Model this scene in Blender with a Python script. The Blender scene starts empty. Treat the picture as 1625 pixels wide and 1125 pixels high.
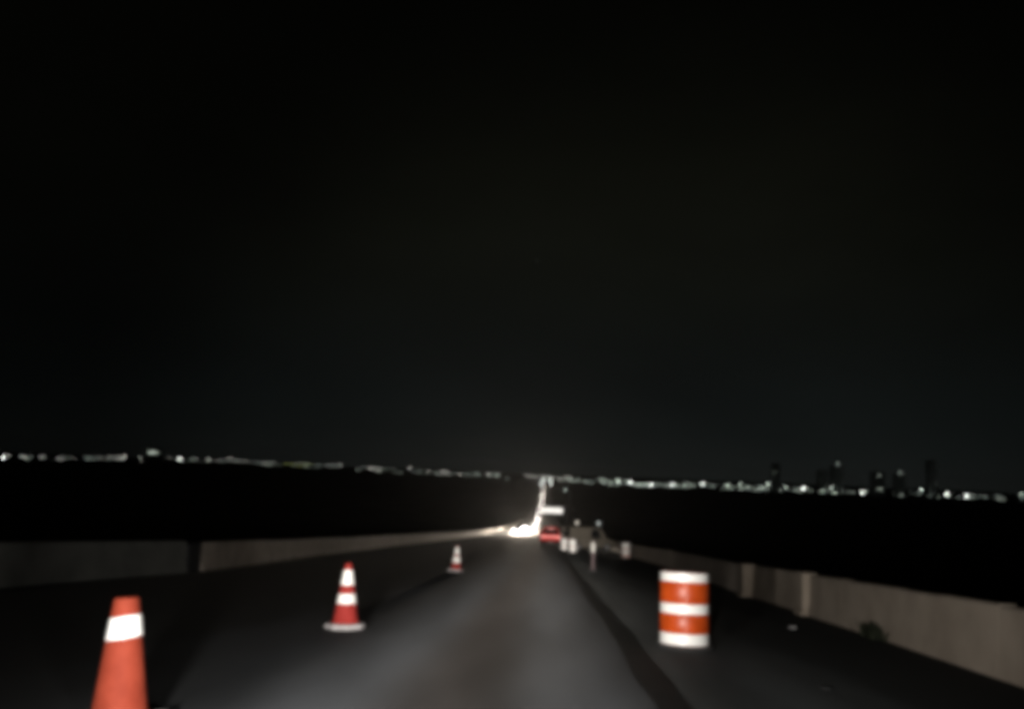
import bpy, bmesh, math, random
from mathutils import Matrix, Vector
R = math.radians
random.seed(7)
S = bpy.context.scene

# ---------------------------------------------------------------- camera
GRADE, CURVE, CAM_H = 0.0737, 11400.0, 1.30     # downhill grade, vertical curve radius, eye height


def zr(y):
    """height of the road's centre line y metres ahead"""
    y = min(y, GRADE * CURVE)
    return -GRADE * y + max(y, 0.0) ** 2 / (2 * CURVE)


cam_d = bpy.data.cameras.new('camera')
cam = bpy.data.objects.new('camera', cam_d)
S.collection.objects.link(cam)
cam_d.sensor_width = 36.0
cam_d.lens = 1300.0 / 1625.0 * 36.0
cam_d.clip_start, cam_d.clip_end = 0.1, 20000.0
cam.matrix_world = (Matrix.Translation((0, 0, CAM_H)) @ Matrix.Rotation(R(2.78), 4, 'Z')
                    @ Matrix.Rotation(R(90 + 8.09), 4, 'X') @ Matrix.Rotation(R(2.3), 4, 'Z'))
cam_d.dof.use_dof = True                         # the phone focused too near: everything is soft
cam_d.dof.focus_distance = 2.6
cam_d.dof.aperture_fstop = 28.8 / 5.0
S.camera = cam

# ---------------------------------------------------------------- exposure
S.view_settings.view_transform = 'Standard'
S.view_settings.look = 'None'
S.view_settings.gamma = 1.0
S.view_settings.use_curve_mapping = False
S.view_settings.exposure = 4.0
K = 1.0 / 16.0                                   # scene units per displayed unit at this exposure
S.render.engine = 'CYCLES'
S.cycles.filter_width = 6.2
S.cycles.max_bounces = 5
S.cycles.diffuse_bounces = 2
S.cycles.volume_bounces = 0
S.cycles.sample_clamp_indirect = 2.0
S.cycles.use_denoising = True

# ---------------------------------------------------------------- night sky
W = bpy.data.worlds.new('World')
S.world = W
W.use_nodes = True
wn, wl = W.node_tree.nodes, W.node_tree.links
wn.clear()
w_out = wn.new('ShaderNodeOutputWorld')
tc = wn.new('ShaderNodeTexCoord')
sx = wn.new('ShaderNodeSeparateXYZ')
wl.new(tc.outputs['Generated'], sx.inputs[0])
ramp = wn.new('ShaderNodeValToRGB')              # town glow that thins out with elevation
ramp.color_ramp.interpolation = 'B_SPLINE'
el = ramp.color_ramp.elements
el[0].position, el[0].color = 0.0, (0.0088, 0.0098, 0.0092, 1)
el[1].position, el[1].color = 1.0, (0.0004, 0.0005, 0.0004, 1)
for p_, c_ in ((0.045, (0.0060, 0.0076, 0.0073, 1)), (0.12, (0.0038, 0.0047, 0.0046, 1)),
               (0.24, (0.0046, 0.0050, 0.0036, 1)), (0.40, (0.0042, 0.0044, 0.0029, 1)), (0.6, (0.0009, 0.001, 0.0008, 1))):
    e_ = el.new(p_)
    e_.color = c_
wl.new(sx.outputs['Z'], ramp.inputs[0])
# thin cloud catching the glow
no = wn.new('ShaderNodeTexNoise')
no.inputs['Scale'].default_value = 2.2
no.inputs['Detail'].default_value = 4
no.inputs['Roughness'].default_value = 0.5
mp = wn.new('ShaderNodeMapping')
mp.inputs['Scale'].default_value = (1, 1, 2.4)
wl.new(tc.outputs['Generated'], mp.inputs[0])
wl.new(mp.outputs[0], no.inputs[0])
mr = wn.new('ShaderNodeMapRange')
mr.inputs['From Min'].default_value, mr.inputs['From Max'].default_value = 0.3, 0.75
mr.inputs['To Min'].default_value, mr.inputs['To Max'].default_value = 0.75, 1.25
wl.new(no.outputs['Fac'], mr.inputs[0])
# the town lies ahead: its glow is strongest over the road
dt = wn.new('ShaderNodeVectorMath')
dt.operation = 'DOT_PRODUCT'
dt.inputs[1].default_value = (0.10, 0.995, 0)
wl.new(tc.outputs['Generated'], dt.inputs[0])
ar = wn.new('ShaderNodeMapRange')
ar.interpolation_type = 'SMOOTHSTEP'
ar.inputs['From Min'].default_value, ar.inputs['From Max'].default_value = 0.80, 1.0
ar.inputs['To Min'].default_value, ar.inputs['To Max'].default_value = 0.28, 1.05
wl.new(dt.outputs['Value'], ar.inputs[0])
m1 = wn.new('ShaderNodeMath')
m1.operation = 'MULTIPLY'
wl.new(mr.outputs[0], m1.inputs[0])
wl.new(ar.outputs[0], m1.inputs[1])
m2 = wn.new('ShaderNodeMath')
m2.operation = 'MULTIPLY'
m2.inputs[1].default_value = K
wl.new(m1.outputs[0], m2.inputs[0])
bg = wn.new('ShaderNodeBackground')
wl.new(ramp.outputs[0], bg.inputs[0])
wl.new(m2.outputs[0], bg.inputs[1])
# the last trace of daylight, far below the horizon behind the camera
sky = wn.new('ShaderNodeTexSky')
sky.sky_type = 'NISHITA'
sky.sun_disc = False
sky.sun_elevation = R(-9)
sky.sun_rotation = R(180)
bg2 = wn.new('ShaderNodeBackground')
wl.new(sky.outputs[0], bg2.inputs[0])
bg2.inputs[1].default_value = 0.0002
ad = wn.new('ShaderNodeAddShader')
wl.new(bg.outputs[0], ad.inputs[0])
wl.new(bg2.outputs[0], ad.inputs[1])
wl.new(ad.outputs[0], w_out.inputs['Surface'])

# ---------------------------------------------------------------- headlamps of the car the picture is taken from


def spot(name, loc, target, watts, cone, blend=1.0, radius=0.06, col=(1.0, 0.96, 0.91), parent=None):
    d = bpy.data.lights.new(name, 'SPOT')
    d.energy, d.spot_size, d.spot_blend, d.shadow_soft_size, d.color = watts, R(cone), blend, radius, col
    o = bpy.data.objects.new(name, d)
    S.collection.objects.link(o)
    o.location = loc
    o.rotation_euler = (Vector(target) - Vector(loc)).to_track_quat('-Z', 'Y').to_euler()
    if parent:
        o.parent = parent
    return o


for hx in (-1.35, -0.05):
    L0 = (hx, 1.5, 0.66 + zr(1.5))
    # a dipped beam: wide and weak near the car, ever narrower and stronger towards the far road
    for cone_, watts, tx, tc_ in ((94, 70.0, 1.2, (1.0, 0.97, 0.93)), (52, 48.0, -3.5, (1.0, 0.95, 0.90)), (30, 250.0, 0.5, (1.0, 0.92, 0.84)),
                                  (17, 820.0, 0.9, (1.0, 0.92, 0.84)), (10, 2900.0, 1.1, (1.0, 0.93, 0.86))):
        spot('dipped_headlamp', L0, (hx * 0.5 + tx, 60.0, zr(60.0) + 1.2), watts, cone_, 1.0, 0.11, tc_)

# ---------------------------------------------------------------- materials


def new_mat(name):
    m = bpy.data.materials.new(name)
    m.use_nodes = True
    n = m.node_tree.nodes
    return m, n, m.node_tree.links, n['Principled BSDF']


def grain(name, c1, c2, scale, rough=0.7, bump=0.0, bscale=None, metal=0.0, dist=0.01, detail=6, coat=0.0, spec=0.5):
    """a two-tone worn surface: noise colour, noise relief"""
    m, n, l, b = new_mat(name)
    t = n.new('ShaderNodeTexCoord')
    a = n.new('ShaderNodeTexNoise')
    a.inputs['Scale'].default_value = scale
    a.inputs['Detail'].default_value = detail
    r = n.new('ShaderNodeValToRGB')
    r.color_ramp.elements[0].position, r.color_ramp.elements[0].color = 0.3, (*c1, 1)
    r.color_ramp.elements[1].position, r.color_ramp.elements[1].color = 0.7, (*c2, 1)
    l.new(t.outputs['Object'], a.inputs[0])
    l.new(a.outputs['Fac'], r.inputs[0])
    l.new(r.outputs[0], b.inputs['Base Color'])
    b.inputs['Roughness'].default_value = rough
    b.inputs['Metallic'].default_value = metal
    b.inputs['Coat Weight'].default_value = coat
    b.inputs['Specular IOR Level'].default_value = spec
    if bump:
        h = n.new('ShaderNodeTexNoise')
        h.inputs['Scale'].default_value = bscale or scale * 4
        h.inputs['Detail'].default_value = 4
        l.new(t.outputs['Object'], h.inputs[0])
        bp = n.new('ShaderNodeBump')
        bp.inputs['Strength'].default_value = bump
        bp.inputs['Distance'].default_value = dist
        l.new(h.outputs['Fac'], bp.inputs['Height'])
        l.new(bp.outputs[0], b.inputs['Normal'])
    return m


def glow(name, col, strength, sampled=True):
    m, n, l, b = new_mat(name)
    b.inputs['Base Color'].default_value = (0.6, 0.6, 0.6, 1)
    b.inputs['Emission Color'].default_value = (*col, 1)
    b.inputs['Emission Strength'].default_value = strength * K
    if not sampled:
        m.cycles.emission_sampling = 'NONE'
    return m


def asphalt(name, lo, hi, tone_strips, oil=None):
    """rolled chippings: stones in relief, patchy bitumen, toned strips along the lane (wheel polish and headlight streaks put into one colour)"""
    m, n, l, b = new_mat(name)
    t = n.new('ShaderNodeTexCoord')
    big = n.new('ShaderNodeTexNoise')
    big.inputs['Scale'].default_value = 0.8
    big.inputs['Detail'].default_value = 8
    mpp = n.new('ShaderNodeMapping')
    mpp.inputs['Scale'].default_value = (1.0, 0.16, 1.0)
    l.new(t.outputs['Object'], mpp.inputs[0])
    l.new(mpp.outputs[0], big.inputs[0])
    fine = n.new('ShaderNodeTexNoise')
    fine.inputs['Scale'].default_value = 70.0
    fine.inputs['Detail'].default_value = 3
    l.new(t.outputs['Object'], fine.inputs[0])
    mixf = n.new('ShaderNodeMath')
    mixf.operation = 'MULTIPLY_ADD'
    mixf.inputs[1].default_value = 0.75
    l.new(big.outputs['Fac'], mixf.inputs[0])
    f2 = n.new('ShaderNodeMath')
    f2.operation = 'MULTIPLY'
    f2.inputs[1].default_value = 0.28
    l.new(fine.outputs['Fac'], f2.inputs[0])
    l.new(f2.outputs[0], mixf.inputs[2])
    last = mixf.outputs[0]
    sep = n.new('ShaderNodeSeparateXYZ')
    l.new(t.outputs['Object'], sep.inputs[0])
    for x0, w, amt in tone_strips:
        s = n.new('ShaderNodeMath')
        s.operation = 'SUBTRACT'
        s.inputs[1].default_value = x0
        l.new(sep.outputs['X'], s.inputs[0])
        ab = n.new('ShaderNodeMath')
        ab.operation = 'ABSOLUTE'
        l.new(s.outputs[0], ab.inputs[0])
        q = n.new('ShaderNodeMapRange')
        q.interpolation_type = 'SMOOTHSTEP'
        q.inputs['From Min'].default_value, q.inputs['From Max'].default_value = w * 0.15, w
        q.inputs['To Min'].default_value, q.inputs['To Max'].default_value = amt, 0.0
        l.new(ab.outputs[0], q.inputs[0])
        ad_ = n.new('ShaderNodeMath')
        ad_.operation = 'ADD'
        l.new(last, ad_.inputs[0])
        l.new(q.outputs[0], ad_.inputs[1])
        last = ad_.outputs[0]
    r = n.new('ShaderNodeValToRGB')
    r.color_ramp.elements[0].position, r.color_ramp.elements[0].color = 0.32, (*lo, 1)
    r.color_ramp.elements[1].position, r.color_ramp.elements[1].color = 0.78, (*hi, 1)
    l.new(last, r.inputs[0])
    col = r.outputs[0]
    if oil:                                      # brown oil drip line down the middle of the lane
        s = n.new('ShaderNodeMath')
        s.operation = 'SUBTRACT'
        s.inputs[1].default_value = oil[0]
        l.new(sep.outputs['X'], s.inputs[0])
        ab = n.new('ShaderNodeMath')
        ab.operation = 'ABSOLUTE'
        l.new(s.outputs[0], ab.inputs[0])
        q = n.new('ShaderNodeMapRange')
        q.interpolation_type = 'SMOOTHSTEP'
        q.inputs['From Min'].default_value, q.inputs['From Max'].default_value = 0.05, oil[1]
        q.inputs['To Min'].default_value, q.inputs['To Max'].default_value = 0.85, 0.0
        l.new(ab.outputs[0], q.inputs[0])
        mx = n.new('ShaderNodeMix')
        mx.data_type = 'RGBA'
        mx.blend_type = 'MULTIPLY'
        l.new(q.outputs[0], mx.inputs['Factor'])
        l.new(col, mx.inputs[6])
        mx.inputs[7].default_value = (0.84, 0.72, 0.64, 1)
        col = mx.outputs[2]
    l.new(col, b.inputs['Base Color'])
    b.inputs['Roughness'].default_value = 0.85
    b.inputs['Diffuse Roughness'].default_value = 1.0
    b.inputs['Specular IOR Level'].default_value = 0.06
    vo = n.new('ShaderNodeTexVoronoi')
    vo.inputs['Scale'].default_value = 60.0
    l.new(t.outputs['Object'], vo.inputs[0])
    bp = n.new('ShaderNodeBump')
    bp.inputs['Strength'].default_value = 1.0
    bp.inputs['Distance'].default_value = 0.0014
    l.new(vo.outputs['Distance'], bp.inputs['Height'])
    l.new(bp.outputs[0], b.inputs['Normal'])
    return m


M = dict(
    ground=grain('dark_earth', (0.016, 0.018, 0.012), (0.035, 0.034, 0.024), 0.05, 0.95, spec=0.0),
    road=asphalt('worn_asphalt', (0.008, 0.008, 0.0078), (0.0220, 0.0236, 0.0256), ((-1.75, 0.9, 0.24), (0.35, 0.72, 0.22), (-7.0, 4.9, -0.5)), (-0.72, 0.75)),  # pale strips put the headlight streaks into the wheel-path colour
    shoulder=asphalt('fresh_asphalt', (0.012, 0.0125, 0.012), (0.040, 0.043, 0.043), ((4.4, 2.6, -0.3),)),
    seam=grain('bitumen_seal', (0.005, 0.0055, 0.0055), (0.011, 0.0115, 0.0115), 6.0, 0.8, 0.4, 30, spec=0.1),
    concrete=grain('weathered_concrete', (0.36, 0.295, 0.23), (0.52, 0.435, 0.345), 1.3, 0.9, 0.35, 14, dist=0.01),
    concrete_b=grain('pale_concrete', (0.42, 0.355, 0.29), (0.56, 0.48, 0.40), 1.6, 0.9, 0.3, 14, dist=0.01),
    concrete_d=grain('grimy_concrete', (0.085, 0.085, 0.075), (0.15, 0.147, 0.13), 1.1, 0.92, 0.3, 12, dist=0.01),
    cone_orange=grain('orange_vinyl', (0.19, 0.027, 0.013), (0.27, 0.045, 0.023), 7.0, 0.75, 0.12, 30, dist=0.004, spec=0.15),
    cone_red=grain('red_orange_vinyl', (0.25, 0.024, 0.020), (0.33, 0.036, 0.030), 7.0, 0.75, 0.12, 30, dist=0.004, spec=0.15),
    drum_orange=grain('orange_polyethylene', (0.38, 0.046, 0.004), (0.52, 0.070, 0.008), 6.0, 0.42, 0.16, 24, dist=0.004),
    sheet=grain('white_sheeting', (0.86, 0.86, 0.82), (0.90, 0.90, 0.87), 18.0, 0.4),
    dull_sheet=grain('weathered_sheeting', (0.26, 0.255, 0.235), (0.34, 0.335, 0.31), 18.0, 0.5),
    grey_base=grain('grey_rubber', (0.30, 0.285, 0.285), (0.42, 0.40, 0.40), 9.0, 0.8, 0.2, 40),
    rubber=grain('black_rubber', (0.015, 0.015, 0.015), (0.03, 0.03, 0.03), 12.0, 0.8, 0.2, 60),
    pink=grain('faded_pink_vinyl', (0.045, 0.028, 0.029), (0.065, 0.042, 0.044), 9.0, 0.6),
    van_paint=grain('dull_beige_paint', (0.075, 0.064, 0.047), (0.10, 0.086, 0.066), 1.5, 0.45, coat=0.2),
    paint_d=grain('dark_paint', (0.03, 0.03, 0.034), (0.045, 0.045, 0.05), 2.0, 0.35, coat=0.6),
    paint_g=grain('grey_paint', (0.18, 0.18, 0.19), (0.23, 0.23, 0.24), 2.0, 0.35, coat=0.6),
    tail_red=grain('tail_glow_red', (0.46, 0.035, 0.03), (0.54, 0.05, 0.04), 2.0, 0.7, spec=0.05),  # car body colour carries the tail-lamp glow; also used on unlit lenses
    glass=grain('tinted_glass', (0.012, 0.013, 0.014), (0.018, 0.019, 0.02), 3.0, 0.08),
    trim=grain('black_trim', (0.02, 0.02, 0.02), (0.03, 0.03, 0.03), 8.0, 0.85, spec=0.1),
    rim=grain('alloy', (0.45, 0.45, 0.46), (0.55, 0.55, 0.56), 5.0, 0.35, metal=0.9),
    plate=grain('plate_white', (0.12, 0.115, 0.10), (0.16, 0.155, 0.14), 6.0, 0.5),
    steel=grain('galvanised_steel', (0.22, 0.22, 0.22), (0.32, 0.32, 0.32), 4.0, 0.55, metal=0.4),
    facade=grain('far_facade', (0.045, 0.045, 0.042), (0.075, 0.072, 0.066), 0.08, 0.9),
    tower=grain('far_dark_facade', (0.16, 0.17, 0.17), (0.22, 0.23, 0.23), 0.05, 0.9),
    stud_body=grain('stud_metal', (0.5, 0.5, 0.5), (0.6, 0.6, 0.6), 10.0, 0.4),
    weed=grain('weed_leaf', (0.014, 0.018, 0.008), (0.028, 0.033, 0.014), 9.0, 0.8),
    headlight=glow('headlight_lens', (1.0, 0.95, 0.88), 120.0, False),
    headlight_far=glow('headlight_lens_far', (1.0, 0.95, 0.88), 130.0, False),
    taillight=glow('tail_lamp_lens', (1.0, 0.17, 0.14), 1.3, True),
    sign_face=glow('lit_sign_face', (1.0, 0.95, 0.88), 1.15, True),
    beacon_w=glow('beacon_warm', (1.0, 0.9, 0.7), 0.5, True),
    beacon_c=glow('beacon_cool', (0.85, 1.0, 0.95), 0.4, True),
    lamp_w=glow('town_lamp_white', (1.0, 0.98, 0.88), 5.0, False),
    lamp_b=glow('town_lamp_bright', (0.94, 1.0, 0.93), 14.0, False),
    lamp_y=glow('town_lamp_yellow', (0.9, 1.0, 0.25), 3.0, False),
    lamp_g=glow('town_lamp_greenish', (0.84, 1.0, 0.84), 7.0, False),
    lamp_f=glow('town_lamp_faint', (0.85, 1.0, 0.88), 2.4, False),
    plane_light=glow('aircraft_light', (0.9, 1.0, 0.92), 0.16, False),
    win=glow('town_window', (0.86, 1.0, 0.82), 0.6, False),
    win_b=glow('town_window_bright', (0.88, 1.0, 0.86), 1.2, False),
)

# ---------------------------------------------------------------- helpers


def link(name, bm, mat, parent=None, smooth=False):
    me = bpy.data.meshes.new(name)
    bmesh.ops.recalc_face_normals(bm, faces=bm.faces)
    bm.to_mesh(me)
    bm.free()
    if smooth:
        for p in me.polygons:
            p.use_smooth = True
        try:
            me.set_sharp_from_angle(angle=R(35))
        except Exception:
            pass
    me.materials.append(mat)
    o = bpy.data.objects.new(name, me)
    S.collection.objects.link(o)
    if parent:
        o.parent = parent
    return o


def grid_mesh(name, rows, mat, parent=None):
    """a sheet from rows of points"""
    me = bpy.data.meshes.new(name)
    nc = len(rows[0])
    v = [p for r in rows for p in r]
    f = [(i * nc + j, i * nc + j + 1, (i + 1) * nc + j + 1, (i + 1) * nc + j) for i in range(len(rows) - 1) for j in range(nc - 1)]
    me.from_pydata(v, [], f)
    for p in me.polygons:
        p.use_smooth = True
    me.materials.append(mat)
    o = bpy.data.objects.new(name, me)
    S.collection.objects.link(o)
    if parent:
        o.parent = parent
    return o


def tag(o, label=None, cat=None, group=None, kind=None):
    for k, v in (('label', label), ('category', cat), ('group', group), ('kind', kind)):
        if v:
            o[k] = v
    return o


def thing(name, label, cat, loc=(0, 0, 0), rz=0.0, group=None, rx=0.0):
    o = bpy.data.objects.new(name, None)
    o.empty_display_size = 0.3
    S.collection.objects.link(o)
    o.location = loc
    o.rotation_euler = (rx, 0, rz)
    return tag(o, label, cat, group)


def copy_tree(o, parent=None):
    c = o.copy()
    S.collection.objects.link(c)
    if parent:
        c.parent = parent
    for ch in list(o.children):
        copy_tree(ch, c)
    return c


def box(bm, x0, x1, y0, y1, z0, z1, bev=0.0):
    g = bmesh.ops.create_cube(bm, size=1.0, matrix=Matrix.Translation(((x0 + x1) / 2, (y0 + y1) / 2, (z0 + z1) / 2)) @ Matrix.Diagonal((x1 - x0, y1 - y0, z1 - z0, 1)))
    if bev:
        es = list({e for v in g['verts'] for e in v.link_edges})
        bmesh.ops.bevel(bm, geom=es, offset=bev, segments=2, affect='EDGES', profile=0.5)
    return bm


def lathe(prof, n=32, squash=1.0):
    """surface of revolution from (radius, height) pairs"""
    bm = bmesh.new()
    rings = []
    for r, z in prof:
        if r < 1e-5:
            rings.append([bm.verts.new((0, 0, z))])
        else:
            rings.append([bm.verts.new((r * math.cos(2 * math.pi * k / n), r * math.sin(2 * math.pi * k / n), z)) for k in range(n)])
    for a, b in zip(rings, rings[1:]):
        for k in range(n):
            q = [a[k % len(a)], a[(k + 1) % len(a)], b[(k + 1) % len(b)], b[k % len(b)]]
            q = [v for i, v in enumerate(q) if v not in q[:i]]
            if len(q) > 2:
                bm.faces.new(q)
    return bm


def cyl(bm, p0, p1, r0, r1=None, n=10):
    p0, p1 = Vector(p0), Vector(p1)
    d = p1 - p0
    m = Matrix.Translation((p0 + p1) / 2) @ d.to_track_quat('Z', 'Y').to_matrix().to_4x4()
    bmesh.ops.create_cone(bm, cap_ends=True, segments=n, radius1=r0, radius2=r0 if r1 is None else r1, depth=d.length, matrix=m)
    return bm


def lerp(tab, x):
    if x <= tab[0][0]:
        return tab[0][1]
    for (a, b), (c, d) in zip(tab, tab[1:]):
        if x <= c:
            return b + (d - b) * (x - a) / (c - a)
    return tab[-1][1]


# ---------------------------------------------------------------- terrain and road
BUMP = [(-2400, 4), (-1760, 1), (-1455, 11), (-1250, 20), (-1015, 19), (-840, 16), (-560, 11), (-180, 6), (0, 0), (200, 0), (900, 2), (1500, 3), (3000, 8)]


def sm(a, b, x):
    t = max(0.0, min(1.0, (x - a) / (b - a)))
    return t * t * (3 - 2 * t)


def ground_z(x, y):
    base = zr(y) - 0.35
    side = abs(x + 2.0)
    base -= 2.2 * sm(9.5, 24.0, side) * (1 - sm(700, 1200, y))
    base += lerp(BUMP, x) * sm(1500, 2500, y) * sm(30, 160, abs(x))
    if side > 24:
        base += 0.5 * math.sin(x * 0.031 + 1.3) * math.sin(y * 0.023)
    return base


xs = sorted({round(s * v, 2) for s in (-1, 1) for v in (0, 4, 7, 9, 12, 16, 22, 30, 45, 70, 110, 170, 250, 350, 470, 600, 750, 900, 1050, 1200, 1350, 1500, 1700, 2000, 2600, 3600, 5200, 8000)})
ys = ([-150, -80, -40] + list(range(-20, 60, 4)) + list(range(60, 200, 10)) + list(range(200, 900, 25)) + list(range(900, 3600, 90))
      + [3700, 4200, 5000, 6500, 9000, 12000])
tag(grid_mesh('ground', [[(x, y, ground_z(x, y)) for x in xs] for y in ys], M['ground']), kind='structure')

LEFT = [(-60, -9.6), (14, -9.35), (20, -8.72), (25, -8.9), (36, -9.4), (56, -10.2), (85, -10.6), (200, -10.9), (400, -11.2)]
RIGHT = [(-60, 4.7), (8, 4.86), (13, 5.03), (16.4, 5.07), (21.4, 5.05), (32, 5.65), (57, 5.85), (400, 6.2)]
SEAM = 0.93
ry = [y for y in ys if y >= -40 and y <= 200] + list(range(225, 900, 25)) + list(range(900, 4200, 100))


def strip(name, xa, xb, dz, mat, rows=ry, n=6):
    rr = []
    for y in rows:
        a, b = xa(y), xb(y)
        rr.append([(a + (b - a) * k / n, y, zr(y) + dz) for k in range(n + 1)])
    return grid_mesh(name, rr, mat)


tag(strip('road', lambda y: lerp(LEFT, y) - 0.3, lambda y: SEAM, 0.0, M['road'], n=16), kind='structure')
tag(strip('hard_shoulder', lambda y: SEAM, lambda y: lerp(RIGHT, y) + 0.3, 0.0, M['shoulder'], n=8), kind='structure')
fine = [y * 0.5 for y in range(-10, 240)] + list(range(120, 320, 10))
rows = []
rnd = random.Random(3)
for y in fine:
    w = 0.30 + 0.03 * math.sin(y * 1.7) + rnd.uniform(-0.012, 0.012)
    c = SEAM + 0.15 + 0.02 * math.sin(y * 0.6)
    rows.append([(c - w / 2, y, zr(y) + 0.005), (c, y, zr(y) + 0.009), (c + w / 2, y, zr(y) + 0.005)])
tag(grid_mesh('bitumen_seam', rows, M['seam']), kind='structure')

# ---------------------------------------------------------------- walls


def wall_bm(line, ys_, h, th, side, foot=0.07, wob=0.0, seed=1):
    """a cast parapet that follows the road: battered foot, vertical face, chamfered top. side=+1: the wall stands right of line"""
    bm = bmesh.new()
    rr = random.Random(seed)
    prev = None
    for y in ys_:
        x, z = line(y), zr(y)
        hh = h + (rr.uniform(-wob, wob) if wob else 0)
        prof = [(-foot, -0.4), (-foot, 0.08), (0.0, 0.26), (0.015, hh - 0.03), (0.045, hh), (th - 0.03, hh), (th, hh - 0.03), (th, -1.2)]
        ring = [bm.verts.new((x + side * a, y, z + b)) for a, b in prof]
        if prev:
            for k in range(len(ring)):
                bm.faces.new([prev[k], prev[(k + 1) % len(ring)], ring[(k + 1) % len(ring)], ring[k]])
        else:
            bm.faces.new(ring)
        prev = ring
    bm.faces.new(list(reversed(prev)))
    return bm


def frange(a, b, n):
    return [a + (b - a) * k / n for k in range(n + 1)]


lw = thing('parapet_wall', 'long pale concrete wall running beside the oncoming lanes, its far end lit white by headlights', 'wall')
lx = lambda y: lerp(LEFT, y)
edges = [21.1] + [21.1 + 6.1 * k for k in range(1, 62)]
for k in range(61):
    a, b = edges[k] + 0.012, edges[k + 1] - 0.012
    h_ = 0.715 + random.Random(k).uniform(-0.012, 0.012)
    link('wall_panel', wall_bm(lx, frange(a, b, 3), h_, 0.22, -1, 0.05), M['concrete_b'], lw)
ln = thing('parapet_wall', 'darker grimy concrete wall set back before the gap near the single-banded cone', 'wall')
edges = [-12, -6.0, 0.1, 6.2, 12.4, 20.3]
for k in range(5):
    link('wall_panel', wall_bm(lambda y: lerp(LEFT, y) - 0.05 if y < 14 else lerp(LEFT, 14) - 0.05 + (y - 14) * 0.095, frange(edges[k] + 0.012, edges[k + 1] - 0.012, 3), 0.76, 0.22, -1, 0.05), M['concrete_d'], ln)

bm = bmesh.new()
box(bm, -8.98, -8.755, 20.33, 21.09, zr(20.7) - 0.5, zr(20.7) + 0.70, 0.01)
link('gap_filler', bm, M['rubber'], ln)  # dark filler added so the gap between the walls looks shaded
rn = thing('parapet_wall', 'near brownish concrete wall with an uneven top, ending at a pale pilaster', 'wall')
rx_ = lambda y: lerp(RIGHT, y)
edges = [-8, -4.2, -1.0, 2.4, 5.2, 7.9, 9.4, 10.9, 12.3, 13.5, 14.6, 15.5, 16.36]
for k in range(12):
    h_ = 0.765 + random.Random(k + 40).uniform(-0.012, 0.012)
    link('wall_panel', wall_bm(rx_, frange(edges[k] + 0.004, edges[k + 1] - 0.004, 2), h_, 0.24, 1, 0.03), M['concrete'], rn)


def pilaster(parent, y, x, w, h):
    bm = bmesh.new()
    box(bm, x, x + w, y, y + 0.34, -0.3 + zr(y), h + zr(y), 0.02)
    p = link('pilaster', bm, M['concrete'], parent)
    bm = bmesh.new()
    box(bm, x - 0.06, x + w + 0.02, y - 0.06, y + 0.39, -0.3 + zr(y), 0.07 + zr(y), 0.015)
    link('plinth', bm, M['concrete'], p)


pilaster(rn, 16.40, 4.95, 0.30, 0.785)
rm = thing('parapet_wall', 'short wall section recessed between two pale pilasters beside the shoulder', 'wall')
for a, b in ((16.78, 18.9), (18.93, 21.1)):
    link('wall_panel', wall_bm(lambda y: 5.16, frange(a, b, 3), 0.76, 0.24, 1, 0.03), M['concrete'], rm)
pilaster(rm, 21.14, 4.93, 0.32, 0.785)
rf = thing('parapet_wall', 'dim concrete wall beyond the pilasters, curving off towards the parked van', 'wall')
edges = [21.52 + 6.0 * k for k in range(0, 46)]
for k in range(45):
    link('wall_panel', wall_bm(lambda y: lerp(RIGHT, y) + 0.06, frange(edges[k] + 0.01, edges[k + 1] - 0.01, 3), 0.745 + random.Random(k + 90).uniform(-0.015, 0.015), 0.24, 1, 0.05), M['concrete_b'], rf)

# weeds in the joint at the foot of the right wall
wt = thing('weed_tuft', 'dark tuft of weeds at the foot of the brownish wall', 'weed', (4.95, 12.9, zr(12.9)))
rw = random.Random(11)
bm = bmesh.new()
for k in range(190):
    a, ln_ = rw.uniform(0, 6.28), rw.uniform(0.06, 0.24)
    bx_, by_ = rw.gauss(0, 0.07), rw.gauss(0, 0.16)
    tip = Vector((bx_ + math.cos(a) * ln_ * 0.5, by_ + math.sin(a) * ln_ * 0.6, ln_))
    s_ = Vector((-math.sin(a), math.cos(a), 0)) * 0.02
    b0 = Vector((bx_, by_, -0.01))
    mid = (b0 + tip) / 2 + Vector((0, 0, ln_ * 0.15))
    vs = [bm.verts.new(p) for p in (b0 - s_, b0 + s_, mid + s_, tip, mid - s_)]
    bm.faces.new(vs)
link('foliage', bm, M['weed'], wt)

# ---------------------------------------------------------------- traffic cones
TILT = math.atan(GRADE)


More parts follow.
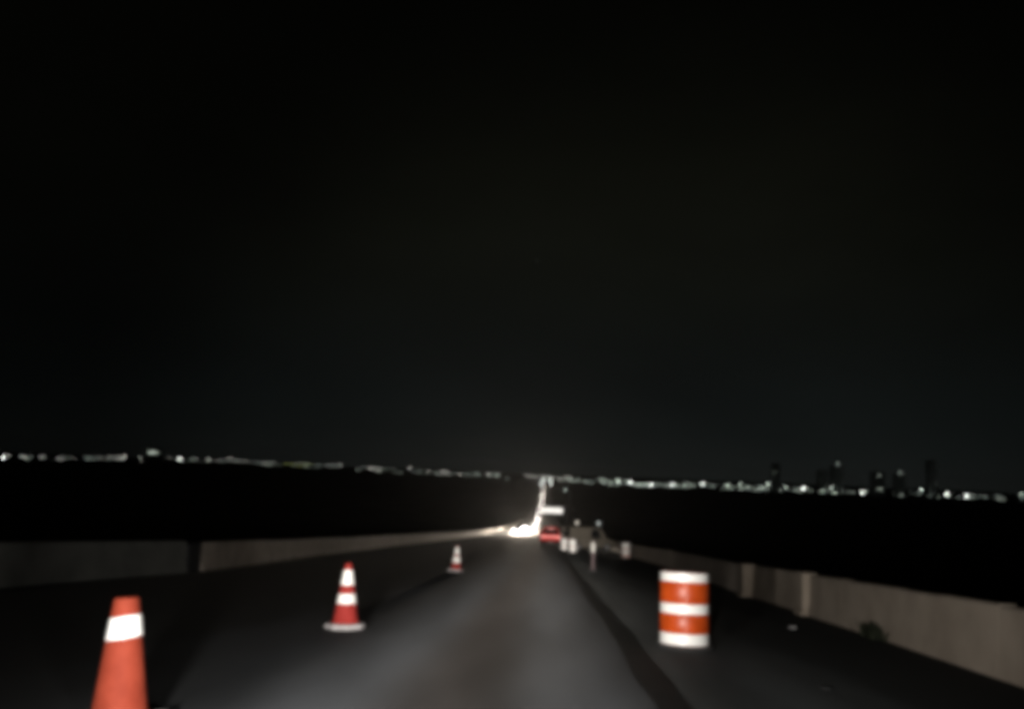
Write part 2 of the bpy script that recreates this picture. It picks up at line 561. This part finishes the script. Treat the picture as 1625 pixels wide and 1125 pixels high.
def cone(y, x, label, bands, r_top, r_bot, h, base_w, orange, rz=0.0, ry_=0.0, skew=0.0, round_base=False, base_mat='grey_base'):
    t = thing('traffic_cone', label, 'traffic cone', (x, y, zr(y)), rz, 'traffic cones along the lane', -TILT)
    t.rotation_euler[1] = ry_
    bh = 0.07
    if round_base:
        bm = lathe([(0, 0), (base_w / 2 - 0.02, 0.0), (base_w / 2, 0.015), (base_w / 2 - 0.01, bh - 0.008), (base_w / 2 - 0.04, bh), (0, bh)], 8)
    else:
        bm = bmesh.new()
        box(bm, -base_w / 2, base_w / 2, -base_w / 2, base_w / 2, 0.0, bh, 0.012)
    link('base', bm, M[base_mat], t)
    rr = lambda z: r_bot + (r_top - r_bot) * (z - bh) / (h - bh)
    prof = [(r_bot + 0.03, bh - 0.004), (r_bot + 0.012, bh + 0.012), (rr(bh + 0.05), bh + 0.05)]
    prof += [(rr(z), z) for z in frange(bh + 0.12, h - 0.02, 10)]
    prof += [(r_top * 0.98, h - 0.006), (r_top * 0.9, h), (r_top * 0.68, h - 0.003), (r_top * 0.62, h - 0.09), (0, h - 0.09)]
    link('body', lathe(prof, 40), M[orange], t, True)
    for z0, z1 in bands:
        e = 0.004
        bm = lathe([(rr(z0), z0), (rr(z0) + e, z0 + 0.003), (rr(z1) + e, z1 - 0.003), (rr(z1), z1)], 40)
        for v in bm.verts:
            v.co.z += skew * v.co.x
        link('reflective_band', bm, M['sheet'], t, True)
    return t


cone(5.24, -2.60, 'largest cone, orange with one white band, its top a blunt stub', [(0.550, 0.682)], 0.074, 0.168, 0.795, 0.46, 'cone_orange', R(7), R(-3.6), 0.10)
cone(10.9, -2.55, 'red-orange cone with two white bands on a wide grey base', [(0.315, 0.435), (0.545, 0.735)], 0.042, 0.165, 0.815, 0.53, 'cone_red', R(20), 0.0, 0.0, True)
cone(27.06, -2.85, 'small distant cone with two bright white bands by the oncoming lanes', [(0.27, 0.47), (0.53, 0.76)], 0.045, 0.165, 0.80, 0.42, 'cone_red', R(-12))

# ---------------------------------------------------------------- drums


def drum(y, x, label, rz=0.0, h=0.915, r=0.302, zb=((0.05, 0.185), (0.415, 0.535), (0.795, 0.905))):
    t = thing('traffic_drum', label, 'traffic drum', (x, y, zr(y)), rz, 'orange and white drums closing the shoulder', -TILT)
    link('rubber_base', lathe([(r * 0.8, 0.0), (r + 0.055, 0.0), (r + 0.065, 0.02), (r + 0.05, 0.045), (r * 0.85, 0.05)], 36), M['rubber'], t, True)
    prof = [(0, 0.05), (r - 0.006, 0.05)]
    for a, b in zb:
        prof += [(r - 0.008, a), (r - 0.008, b), (r, b + 0.012)]
        nxt = [z[0] for z in zb if z[0] > b]
        if nxt:
            prof += [(r, nxt[0] - 0.012)]
    prof = prof[:-1] + [(r - 0.02, h - 0.006), (r - 0.05, h), (r - 0.09, h - 0.012), (0, h - 0.012)]
    link('body', lathe(prof, 48), M['drum_orange'], t, True)
    for a, b in zb:
        link('reflective_band', lathe([(r - 0.010, a + 0.002), (r - 0.003, a + 0.004), (r - 0.003, b - 0.004), (r - 0.010, b - 0.002)], 48), M['sheet'], t, True)
    # mould seam on the side that faces the traffic
    for a, b in [(p[1] + 0.012, q[0] - 0.012) for p, q in zip(zb, zb[1:])]:
        bm = bmesh.new()
        box(bm, -0.016, 0.016, -r - 0.006, -r + 0.004, a, b, 0.003)
        link('mould_seam', bm, M['drum_orange'], t)
    return t


drum(10.7, 1.77, 'large orange and white striped drum standing on the shoulder', R(-4))
drum(52.4, 5.05, 'far drum standing against the dim curving wall', R(30), zb=((0.06, 0.12), (0.20, 0.52), (0.57, 0.90)), r=0.27)  # bands of the far drums widened: overexposed glare put into the white
drum(65.4, 1.50, 'distant drum nearest the red tail lights', R(12), zb=((0.055, 0.40), (0.43, 0.90)), r=0.27)
drum(60.7, 2.02, 'distant drum just to the shoulder side of another drum', R(50), zb=((0.055, 0.40), (0.43, 0.90)), r=0.27)

dp = thing('delineator_post', 'slim faded pinkish post with a bright white head, beyond the large drum', 'delineator post', (1.83, 31.8, zr(31.8)), R(10), None, -TILT)
link('base', lathe([(0, 0), (0.20, 0), (0.20, 0.03), (0.10, 0.06), (0, 0.06)], 8), M['rubber'], dp)
link('tube', lathe([(0.085, 0.05), (0.065, 0.12), (0.055, 0.35), (0.055, 1.08), (0.045, 1.11), (0, 1.115)], 20), M['pink'], dp, True)
link('reflective_band', lathe([(0.058, 0.70), (0.085, 0.705), (0.085, 1.045), (0.058, 1.05)], 20), M['dull_sheet'], dp, True)

# road studs
for (x, y), lab in (((4.01, 13.84), 'bright road stud on the shoulder below the pale pilaster'), ((2.67, 8.18), 'faint road stud on the dark shoulder nearest the camera')):
    rs = thing('road_stud', lab, 'road stud', (x, y, zr(y)), 0, 'road studs on the shoulder', -TILT)
    bm = bmesh.new()
    w_ = 0.055 if y > 10 else 0.04
    box(bm, -w_, w_, -0.05, 0.05, -0.005, 0.024 if y > 10 else 0.018, 0.008)
    link('housing', bm, M['grey_base' if y > 10 else 'rubber'], rs)
    bm = bmesh.new()
    box(bm, -w_ * 0.76, w_ * 0.76, -0.053, -0.047, 0.004, 0.015, 0.002)
    link('reflector', bm, M['sheet' if y > 10 else 'trim'], rs)

# ---------------------------------------------------------------- vehicles


def prism(bm, prof, half, inset_top=0.0, zt=1.0, z0=0.0):
    """side profile (y, z) closed, given width; sides lean in by inset_top at height zt"""
    def hw(z):
        return half - inset_top * max(0.0, min(1.0, (z - z0) / (zt - z0)))
    a = [bm.verts.new((-hw(z), y, z)) for y, z in prof]
    b = [bm.verts.new((hw(z), y, z)) for y, z in prof]
    n = len(prof)
    for k in range(n):
        bm.faces.new([a[k], a[(k + 1) % n], b[(k + 1) % n], b[k]])
    fa, fb = bm.faces.new(list(reversed(a))), bm.faces.new(b)
    bmesh.ops.triangulate(bm, faces=[fa, fb])
    return bm


def quad(name, pts, mat, parent, off, th=0.012):
    """a thin pane proud of the body along off"""
    bm = bmesh.new()
    o = Vector(off)
    p = [Vector(q) for q in pts]
    a = [bm.verts.new(q - o * th) for q in p]
    b = [bm.verts.new(q + o * th) for q in p]
    n = len(p)
    bm.faces.new(b)
    bm.faces.new(list(reversed(a)))
    for k in range(n):
        bm.faces.new([a[k], a[(k + 1) % n], b[(k + 1) % n], b[k]])
    return link(name, bm, mat, parent)


def vehicle(name, label, cat, paint, kind='saloon', lit='front', group=None):
    """local +Y is the front; origin on the road under the middle"""
    t = thing(name, label, cat, (0, 0, 0), 0, group)
    if kind == 'van':
        Lh, wd, bz, rz_ = 2.05, 0.86, 0.98, 1.90
        low = [(-Lh, 0.30), (-Lh, bz), (Lh - 0.75, bz), (Lh - 0.12, 0.86), (Lh, 0.72), (Lh, 0.30)]
        top = [(-Lh + 0.03, bz - 0.03), (-Lh + 0.10, rz_ - 0.06), (-Lh + 0.2, rz_), (Lh - 1.45, rz_), (Lh - 1.28, rz_ - 0.07), (Lh - 0.72, bz - 0.03)]
        wy, wr = (-1.25, 1.28), 0.31
        ws = ((Lh - 1.24, rz_ - 0.14), (Lh - 0.79, bz + 0.04))
        rw_ = ((-Lh + 0.09, rz_ - 0.20), (-Lh + 0.035, bz + 0.06))
        sides = [(-0.15, 0.62)]
    elif kind == 'suv':
        Lh, wd, bz, rz_ = 2.25, 0.93, 1.02, 1.74
        low = [(-Lh, 0.36), (-Lh - 0.02, 0.62), (-Lh + 0.04, bz), (Lh - 1.05, bz), (Lh - 0.15, 0.92), (Lh, 0.74), (Lh, 0.36)]
        top = [(-Lh + 0.06, bz - 0.03), (-Lh + 0.30, rz_ - 0.08), (-Lh + 0.45, rz_), (0.05, rz_), (0.30, rz_ - 0.05), (Lh - 1.0, bz - 0.03)]
        wy, wr = (-1.38, 1.40), 0.36
        ws = ((0.36, rz_ - 0.10), (Lh - 1.10, bz + 0.04))
        rw_ = ((-Lh + 0.28, rz_ - 0.14), (-Lh + 0.10, bz + 0.08))
        sides = [(-1.55, -0.55), (-0.48, 0.42)]
    else:
        Lh, wd, bz, rz_ = 2.25, 0.89, 0.86, 1.42
        low = [(-Lh, 0.30), (-Lh - 0.02, 0.56), (-Lh + 0.06, bz), (Lh - 1.10, bz), (Lh - 0.18, 0.74), (Lh, 0.60), (Lh, 0.30)]
        top = [(-Lh + 0.55, bz - 0.03), (-Lh + 1.15, rz_ - 0.05), (-Lh + 1.35, rz_), (0.05, rz_), (0.28, rz_ - 0.05), (Lh - 1.02, bz - 0.03)]
        wy, wr = (-1.35, 1.38), 0.32
        ws = ((0.34, rz_ - 0.09), (Lh - 1.12, bz + 0.04))
        rw_ = ((-Lh + 1.12, rz_ - 0.09), (-Lh + 0.64, bz + 0.04))
        sides = [(-1.15, -0.45), (-0.38, 0.42)]
    bm = bmesh.new()
    prism(bm, low, wd, 0.05, bz, 0.5)
    bmesh.ops.bevel(bm, geom=[e for e in bm.edges if len(e.link_faces) == 2 and e.calc_face_angle(0) > 0.7], offset=0.05, segments=2, affect='EDGES')
    link('body', bm, paint, t, True)
    bm = bmesh.new()
    prism(bm, top, wd - 0.05, 0.16, rz_, bz)
    bmesh.ops.bevel(bm, geom=[e for e in bm.edges if len(e.link_faces) == 2 and e.calc_face_angle(0) > 0.7], offset=0.04, segments=2, affect='EDGES')
    cab = link('cabin', bm, paint, t, True)

    def hw(z):
        return wd - 0.05 - 0.16 * max(0.0, min(1.0, (z - bz) / (rz_ - bz)))
    for nm, (hi, lo_) in (('windscreen', ws), ('rear_window', rw_)):
        d = Vector((0, hi[1] - lo_[1], lo_[0] - hi[0])).normalized()
        if nm == 'rear_window':
            d = -d
        a, b = hw(hi[1]) - 0.10, hw(lo_[1]) - 0.10
        quad(nm, [(-a, hi[0], hi[1]), (a, hi[0], hi[1]), (b, lo_[0], lo_[1]), (-b, lo_[0], lo_[1])], M['glass'], t, d, 0.03)
    for s in (-1, 1):
        for y0, y1 in sides:
            z0, z1 = bz + 0.06, rz_ - 0.13
            quad('side_window', [(s * hw(z0), y0, z0), (s * hw(z0), y1 + 0.12, z0), (s * hw(z1), y1 - 0.06, z1), (s * hw(z1), y0 + 0.10, z1)], M['glass'], t, (s, 0, 0.25), 0.012)
        bm = bmesh.new()
        box(bm, s * (wd + 0.08) - 0.09, s * (wd + 0.08) + 0.09, 0.62, 0.72, bz + 0.0, bz + 0.15, 0.03)
        link('mirror', bm, M['trim'], t, True)
    for y in wy:
        for s in (-1, 1):
            bm = bmesh.new()
            cyl(bm, (s * (wd - 0.20), y, wr), (s * (wd + 0.012), y, wr), wr, n=24)
            wheel = link('wheel', bm, M['rubber'], t, True)
            bm = bmesh.new()
            cyl(bm, (s * (wd + 0.0), y, wr), (s * (wd + 0.022), y, wr), wr * 0.62, wr * 0.58, 16)
            link('rim', bm, M['rim'], wheel)
    for s, nm in ((1, 'front_bumper'), (-1, 'rear_bumper')):
        bm = bmesh.new()
        y0 = s * (Lh + 0.02)
        box(bm, -wd + 0.03, wd - 0.03, min(y0, y0 + s * 0.07), max(y0, y0 + s * 0.07), 0.28, 0.50, 0.03)
        link(nm, bm, M['trim'], t, True)
    bm = bmesh.new()
    box(bm, -0.26, 0.26, -Lh - 0.105, -Lh - 0.085, 0.36, 0.47)
    link('number_plate', bm, M['plate'], t)
    bm = bmesh.new()
    box(bm, -0.42, 0.42, Lh - 0.03, Lh + 0.015, 0.52, 0.66, 0.01)
    link('grille', bm, M['trim'], t)
    hz = low[-2][1] - 0.02
    for s in (-1, 1):
        bm = bmesh.new()
        cx_ = s * (wd - 0.22)
        cyl(bm, (cx_, Lh - 0.06, hz), (cx_, Lh + 0.02, hz), 0.105, 0.095, 16)
        link('headlight', bm, M['headlight'] if lit == 'front' else M['plate'], t)
        bm = bmesh.new()
        y0 = -Lh - 0.025
        zt = bz - 0.10
        box(bm, s * (wd - 0.17) - 0.12, s * (wd - 0.17) + 0.12, y0 - 0.02, y0 + 0.08, zt - 0.17, zt + 0.06, 0.02)
        link('tail_light', bm, M['taillight'] if lit == 'rear' else M['tail_red'], t)
    if lit == 'rear':  # bar and high lamp added to enlarge the red glow
        bm = bmesh.new()
        box(bm, -(wd - 0.32), wd - 0.32, -Lh - 0.045, -Lh + 0.08, bz - 0.19, bz - 0.07, 0.015)
        link('glow_bar', bm, M['taillight'], t)
        bm = bmesh.new()
        box(bm, -0.35, 0.35, rw_[0][0] - 0.10, rw_[0][0] + 0.02, rz_ - 0.13, rz_ - 0.06, 0.01)
        link('high_glow_lamp', bm, M['taillight'], t)
    return t, Lh, hz, wd


# the car ahead, brake lights on
ah, *_ = vehicle('estate_car', 'car ahead in the lane with its red tail lights glowing', 'car', M['tail_red'], 'suv', 'rear')
y_ = 82.0
ah.location, ah.rotation_euler = (0.5, y_, zr(y_)), (-TILT * 0.88, 0, 0)
a2, *_ = vehicle('saloon_car', 'second car further down the lane with red tail lights', 'car', M['paint_d'], 'saloon', 'rear')
y_ = 126.0
a2.location, a2.rotation_euler = (-0.15, y_, zr(y_)), (-TILT * 0.85, 0, 0)

# works van parked across the closed shoulder
van, Lh, hz, wd = vehicle('works_van', 'dull works van parked across the shoulder with two small roof lamps', 'van', M['van_paint'], 'van', None)
y_ = 71.0
van.location, van.rotation_euler = (3.75, y_, zr(y_)), (0, GRADE * 0.0, R(-76))
for y0, mm in ((-1.15, 'beacon_w'), (0.75, 'beacon_c')):
    bm = bmesh.new()
    cyl(bm, (0, y0, 1.88), (0, y0, 2.14), 0.025, n=8)
    st = link('lamp_stem', bm, M['steel'], van)
    bm = bmesh.new()
    bmesh.ops.create_uvsphere(bm, u_segments=14, v_segments=8, radius=0.14, matrix=Matrix.Translation((0, y0, 2.24)))
    link('roof_lamp', bm, M[mm], st, True)

# oncoming queue
proto, Lh, hz, wd = vehicle('oncoming_car', 'nearest oncoming car, its blazing headlights beside the wall', 'car', M['paint_g'], 'saloon', 'front', 'oncoming cars with headlights on')
proto2, *_ = vehicle('oncoming_car', 'oncoming car abreast of the nearest one, closer to the cones', 'car', M['paint_d'], 'suv', 'front', 'oncoming cars with headlights on')
QUEUE = [(176, -5.9, 0), (196, -3.6, 1), (222, -6.3, 1), (240, -3.9, 0), (275, -4.2, 0), (330, -4.2, 1), (460, -4.3, 1), (640, -4.8, 0), (860, -5.2, 1), (1060, -5.6, 0), (1085, -7.4, 1), (1110, -5.2, 0), (1330, -4.6, 0), (1500, -4.4, 1), (1700, -4.0, 0), (1900, -3.6, 0)]
for k, (y, x, kd) in enumerate(QUEUE):
    if k < 2:
        o = proto if kd == 0 else proto2
    else:
        o = copy_tree(proto if kd == 0 else proto2)
        o['label'] = ('oncoming car in the queue with white headlights, far down the road' if y > 400 else
                      'oncoming car ' + {222: 'following right behind the nearest one by the wall', 240: 'following the leading one on the cone side', 275: 'fifth in the queue, just below the lit sign', 330: 'sixth in the queue, straight under the lit sign board'}[y])
    o.location = (x, y, zr(y))
    sl = -GRADE + min(y, GRADE * CURVE) / CURVE
    o.rotation_euler = (math.atan(-sl), 0, R(180))
    if y > 400:
        for ch in o.children:
            if ch.type == 'MESH' and ch.name.startswith('headlight'):
                if ch.data.users > 1:
                    ch.data = ch.data.copy()
                ch.data.materials.clear()
                ch.data.materials.append(M['headlight_far'])
    if k < 4:
        for s in (-1, 1):
            b_ = spot('headlight_beam', (s * (wd - 0.22), Lh + 0.10, hz), (s * (wd - 0.22) + 2.2, Lh + 30, hz - 0.3), 1500.0, 46, 1.0, 0.1, (1.0, 0.86, 0.70), o)

# ---------------------------------------------------------------- sign gantry and lamp post
yg = 300.0
gz = zr(yg)
sg = thing('sign_gantry', 'lit white sign board on a cantilever over the road', 'road sign', (0, yg, gz))
bm = bmesh.new()
cyl(bm, (7.3, 0.4, -0.4), (7.3, 0.4, 8.0), 0.28, 0.22, 16)
link('post', bm, M['steel'], sg, True)
bm = bmesh.new()
for z in (5.6, 7.3):
    cyl(bm, (7.3, 0.4, z), (-2.2, 0.4, z), 0.12, 0.10, 10)
for k in range(8):
    x0 = 6.9 - k * 1.15
    cyl(bm, (x0, 0.4, 5.6), (x0 - 1.1, 0.4, 7.3), 0.05, n=6)
link('truss_arm', bm, M['steel'], sg)
bm = bmesh.new()
box(bm, -2.4, 5.95, 0.0, 0.18, 5.05, 7.15, 0.05)
sp = link('sign_board', bm, M['trim'], sg)
bm = bmesh.new()
box(bm, -2.28, 5.83, -0.03, -0.004, 5.15, 7.05)
link('lit_face', bm, M['sign_face'], sp)
lp = thing('lamp_post', 'tall faint lamp post beyond the sign board', 'lamp post', (8.9, 318.0, zr(318.0)))
bm = bmesh.new()
cyl(bm, (0, 0, -0.5), (0, 0, 13.6), 0.14, 0.08, 12)
link('pole', bm, M['steel'], lp, True)
bm = bmesh.new()
cyl(bm, (0, 0, 13.5), (-1.6, 0, 14.1), 0.05, n=8)
link('arm', bm, M['steel'], lp)
bm = bmesh.new()
box(bm, -2.3, -1.4, -0.18, 0.18, 14.0, 14.2, 0.05)
link('lamp_head', bm, M['lamp_f'], lp)

# ---------------------------------------------------------------- the town on the skyline
def far_lamp(label, group, x, y, z, rad, mat, heads=1):
    g0 = ground_z(x, y)
    hgt = max(3.5, z - g0)
    t = thing('street_lamp', label, 'street lamp', (x, y, g0), 0, group)
    bm = bmesh.new()
    cyl(bm, (0, 0.4, -1.0), (0, 0.4, hgt), 0.22, 0.14, 6)
    link('pole', bm, M['tower'], t)
    bm = bmesh.new()
    bmesh.ops.create_uvsphere(bm, u_segments=8, v_segments=5, radius=rad, matrix=Matrix.Translation((0, 0, hgt)) @ Matrix.Diagonal((1.25, 0.6, 0.7, 1)))
    link('lamp_head', bm, M[mat], t)
    return t


def building(label, cat, group, x, y, w, d, h, wall, lit, rr, ground=None, name='far_building'):
    g0 = ground_z(x, y)
    t = thing(name, label, cat, (x, y, g0), rr.uniform(-0.15, 0.15), group)
    bm = bmesh.new()
    box(bm, -w / 2, w / 2, 0, d, -2, h)
    wl_ = link('wall', bm, M[wall], t)
    bm = bmesh.new()
    box(bm, -w / 2 - 0.3, w / 2 + 0.3, -0.3, d + 0.3, h + 0.003, h + 0.6)
    if h > 12:
        box(bm, -w * 0.2, w * 0.1, d * 0.3, d * 0.6, h + 0.6, h + 3.0)
    link('roof', bm, M[wall], t)
    for (wx, wz, ww, wh, mt) in lit:
        bm = bmesh.new()
        box(bm, wx - ww / 2, wx + ww / 2, -0.12, 0.05, wz, wz + wh)
        link('lit_window', bm, M[mt], t)
    return t


rr = random.Random(21)
GL = 'white lamps along the dark rise'
GR = 'greenish white lamps of the town'
# individually visible lights: x, y, z of the lamp, brightness
LL = [(-1761, -20.9, .9), (-1692, -16.2, .5), (-1634, -13.9, .35), (-1577, -15.7, .3), (-1375, -7.9, .4), (-1360, 0.8, .4), (-1179, -2.2, .7), (-1086, -4.6, .2), (-1015, 6.2, .3), (-902, -5.3, .3), (-658, -1.7, .25), (-562, -7.8, .4), (-436, -0.9, .2), (-325, -8.3, .35), (-275, -14.2, .3), (-186, -10.6, .4)]
ORD = ('first second third fourth fifth sixth seventh eighth ninth tenth eleventh twelfth thirteenth fourteenth fifteenth sixteenth '
       'seventeenth eighteenth nineteenth').split()
for q, (x, z, i) in enumerate(LL):
    far_lamp(ORD[q] + ' of the larger white lamps along the dark rise, counted towards the road', GL, x, 2600, z, 0.9 + 1.6 * i, 'lamp_b' if i > .6 else 'lamp_w')
for (x, z) in ((-830, -2.5), (-789, -6.9), (-755, -1.6), (-812, -5.0), (-770, -6.0)):
    far_lamp('yellow-green lamp in the small cluster on the dark rise', 'yellow-green lamps on the rise', x, 2600, z, 1.0, 'lamp_y')
RR_ = [(72, -17.9, .3), (170, -12.0, .4), (219, -14.0, .6), (259, -18.2, .8), (323, -23.4, .9), (389, -20.7, .7), (424, -21.2, .4), (482, -15.0, .7), (560, -15.7, .6), (599, -10.3, .4), (682, -7.0, .4), (737, -14.3, .3), (791, -16.0, .9), (877, -8.7, .3), (969, -20.3, .7), (1147, -5.4, .5), (1223, -15.6, .7), (1283, -18.9, .95), (1445, -6.6, .5)]
for q, (x, z, i) in enumerate(RR_):
    lab = ORD[q] + ' of the larger greenish white lamps of the town, counted away from the road'
    if x == 1283:
        lab = 'brightest white lamp beyond the tall dark tower'
    elif x == 791:
        lab = 'lone bright white lamp where the bright row thins out'
    elif x == 969:
        lab = 'bright white lamp just before the twin dark towers'
    t = far_lamp(lab, GR, x, 2600, z, 0.9 + 1.7 * i, 'lamp_b' if i > .6 else 'lamp_g')
    if x in (682, 877, 969, 1147, 1223):
        d = bpy.data.lights.new('tower_wash', 'POINT')  # point light added beside these lamps to lift the dark towers
        d.energy, d.shadow_soft_size, d.color = 260.0, 1.5, (0.9, 1.0, 0.92)
        o = bpy.data.objects.new('tower_wash', d)
        S.collection.objects.link(o)
        o.parent, o.location = t, (0, -3.0, max(6.0, z - ground_z(x, 2600)))
# fainter scatter
for k in range(115):
    x = rr.uniform(-1800, -150)
    y = rr.uniform(2450, 3300)
    far_lamp('small faint lamp among the houses on the dark rise', 'faint lamps on the rise', x * y / 2600, y, ground_z(x * y / 2600, y) + rr.uniform(6, 15), rr.uniform(0.7, 1.3), rr.choice(['lamp_w', 'lamp_f', 'lamp_f']))
for k in range(135):
    x = rr.gauss(380, 210) if k < 90 else rr.uniform(600, 1500)
    y = rr.uniform(2350, 3300)
    far_lamp('small faint lamp among the town buildings', 'faint lamps of the town', x * y / 2600, y, ground_z(x * y / 2600, y) + rr.uniform(5, 14), rr.uniform(0.7, 1.3), rr.choice(['lamp_g', 'lamp_f', 'lamp_f']))
# lamps lining the far road
for k, y in enumerate((1450, 1580, 1700, 1830, 1960, 2100, 2240, 2400, 2560, 2720, 2900, 3100)):
    s = 1 if k % 2 else -1
    far_lamp('street lamp lining the far road above the oncoming cars', 'lamps lining the far road', (s * 9.5 - 1.5), y, zr(y) + 11.5, 0.75, 'lamp_b')
for k in range(9):
    far_lamp('white lamp in the fan of lights at the end of the road', 'lamps at the end of the road', -70 + k * 19 + rr.uniform(-4, 4), 3000 + rr.uniform(-150, 150), -18 + rr.uniform(-4, 8), 1.5, 'lamp_w')

# buildings
for k in range(44):
    y = rr.uniform(2620, 3300)
    x = rr.uniform(-1800, -120) * y / 2600
    w, h = rr.uniform(14, 34), rr.uniform(4, 9)
    lit = [(rr.uniform(-w * .4, w * .4), rr.uniform(1.5, h - 2.4), rr.uniform(1.6, 4.5), rr.uniform(1.2, 1.9), rr.choice(['win', 'win', 'win_b'])) for _ in range(rr.randint(1, 3))]
    building('low dark house with a few lit windows on the rise', 'building', 'houses on the dark rise', x, y, w, rr.uniform(9, 14), h, 'facade', lit, rr)
for k in range(56):
    y = rr.uniform(2620, 3300)
    x = (rr.gauss(370, 190) if k < 34 else rr.uniform(560, 1480)) * y / 2600
    if abs(x) < 40:
        x = 60
    w, h = rr.uniform(16, 40), rr.uniform(6, 15) if k < 34 else rr.uniform(4, 9)
    lit = [(rr.uniform(-w * .4, w * .4), rr.uniform(1.5, h - 2.4), rr.uniform(2.0, 7.0), rr.uniform(1.2, 2.0), rr.choice(['win', 'win_b'])) for _ in range(rr.randint(2, 5))]
    building('mid-height town building with greenish lit windows', 'building', 'buildings of the town', x, y, w, rr.uniform(10, 18), h, 'facade', lit, rr)
building('pale floodlit hall, the broadest light on the dark rise', 'building', None, -1268, 2600, 46, 20, 34, 'facade', [(-16, 25, 7, 5, 'win'), (-5, 24, 8, 6, 'win_b'), (6, 25, 7, 5, 'win_b'), (17, 24, 6, 4, 'win')], rr)
TW = [('tallest dark tower standing alone on the skyline', 1183, 25, 116, []),
      ('wide dark tower block with a dim light near its top', 1019, 38, 74, [(3, 62, 4, 2.5, 'win_b'), (4, 20, 14, 3, 'win')]),
      ('dark tower block with a dim lamp on its roof', 1087, 28, 68, []),
      ('dark tower rising over the thinning end of the bright row', 708, 24, 88, [(-4, 60, 3, 2, 'win')]),
      ('dark tower with a faint roof lamp, beyond the lone bright lamp', 897, 30, 88, []),
      ('lower dark tower beside the one with a faint roof lamp', 855, 30, 73, [(5, 18, 5, 2, 'win')])]
for lab, x, w, h, lit in TW:
    t = building(lab, 'tower', 'dark towers on the skyline', x * 2660 / 2600, 2660, w, 24, h, 'tower', lit, rr, name='tower_block')
    if 'roof' in lab and 'lower' not in lab:
        bm = bmesh.new()
        cyl(bm, (0, 3, h), (0, 3, h + 5), 0.3, n=6)
        ms = link('mast', bm, M['tower'], t)
        bm = bmesh.new()
        bmesh.ops.create_uvsphere(bm, u_segments=8, v_segments=6, radius=1.5, matrix=Matrix.Translation((0, 3, h + 6)))
        link('roof_lamp', bm, M['lamp_f'], ms)

# a faint aircraft far off, high over the road
ac = thing('aircraft', 'faint pale speck of an aircraft light high in the dark sky above the road', 'aircraft', (-127.0, 6000.0, 1570.0), R(60))
bm = lathe([(0, -14), (1.3, -11), (1.7, -6), (1.7, 7), (0.9, 13), (0, 15)], 12)
bmesh.ops.rotate(bm, verts=bm.verts, matrix=Matrix.Rotation(R(90), 3, 'X'))
link('fuselage', bm, M['paint_d'], ac, True)
for s in (-1, 1):
    quad('wing', [(s * 1.5, 4, -0.4), (s * 15, -5, 0.4), (s * 15, -7, 0.4), (s * 1.5, -2, -0.4)], M['paint_d'], ac, (0, 0, 1), 0.2)
quad('tail_fin', [(0, -9, 1.2), (0, -12.5, 6), (0, -14.5, 6), (0, -13, 0.8)], M['paint_d'], ac, (1, 0, 0), 0.15)
for p_ in ((-15, -6, 0.4), (6, 12, -1.2)):
    bm = bmesh.new()
    bmesh.ops.create_uvsphere(bm, u_segments=8, v_segments=6, radius=2.2, matrix=Matrix.Translation(p_))
    link('navigation_light', bm, M['plane_light'], ac)

# ---------------------------------------------------------------- thin volume added to imitate lens glare around the headlights
bm = bmesh.new()
box(bm, -8200, 8200, -140, 12200, -75, 140)
m, n, l, b = new_mat('lens_glare_volume')
n.remove(b)
pv = n.new('ShaderNodeVolumePrincipled')
pv.inputs['Color'].default_value = (0.92, 0.93, 0.95, 1)
pv.inputs['Density'].default_value = 0.000012
pv.inputs['Anisotropy'].default_value = 0.80
l.new(pv.outputs[0], n['Material Output'].inputs['Volume'])
hz_ = link('glare_volume', bm, m)
tag(hz_, kind='stuff')
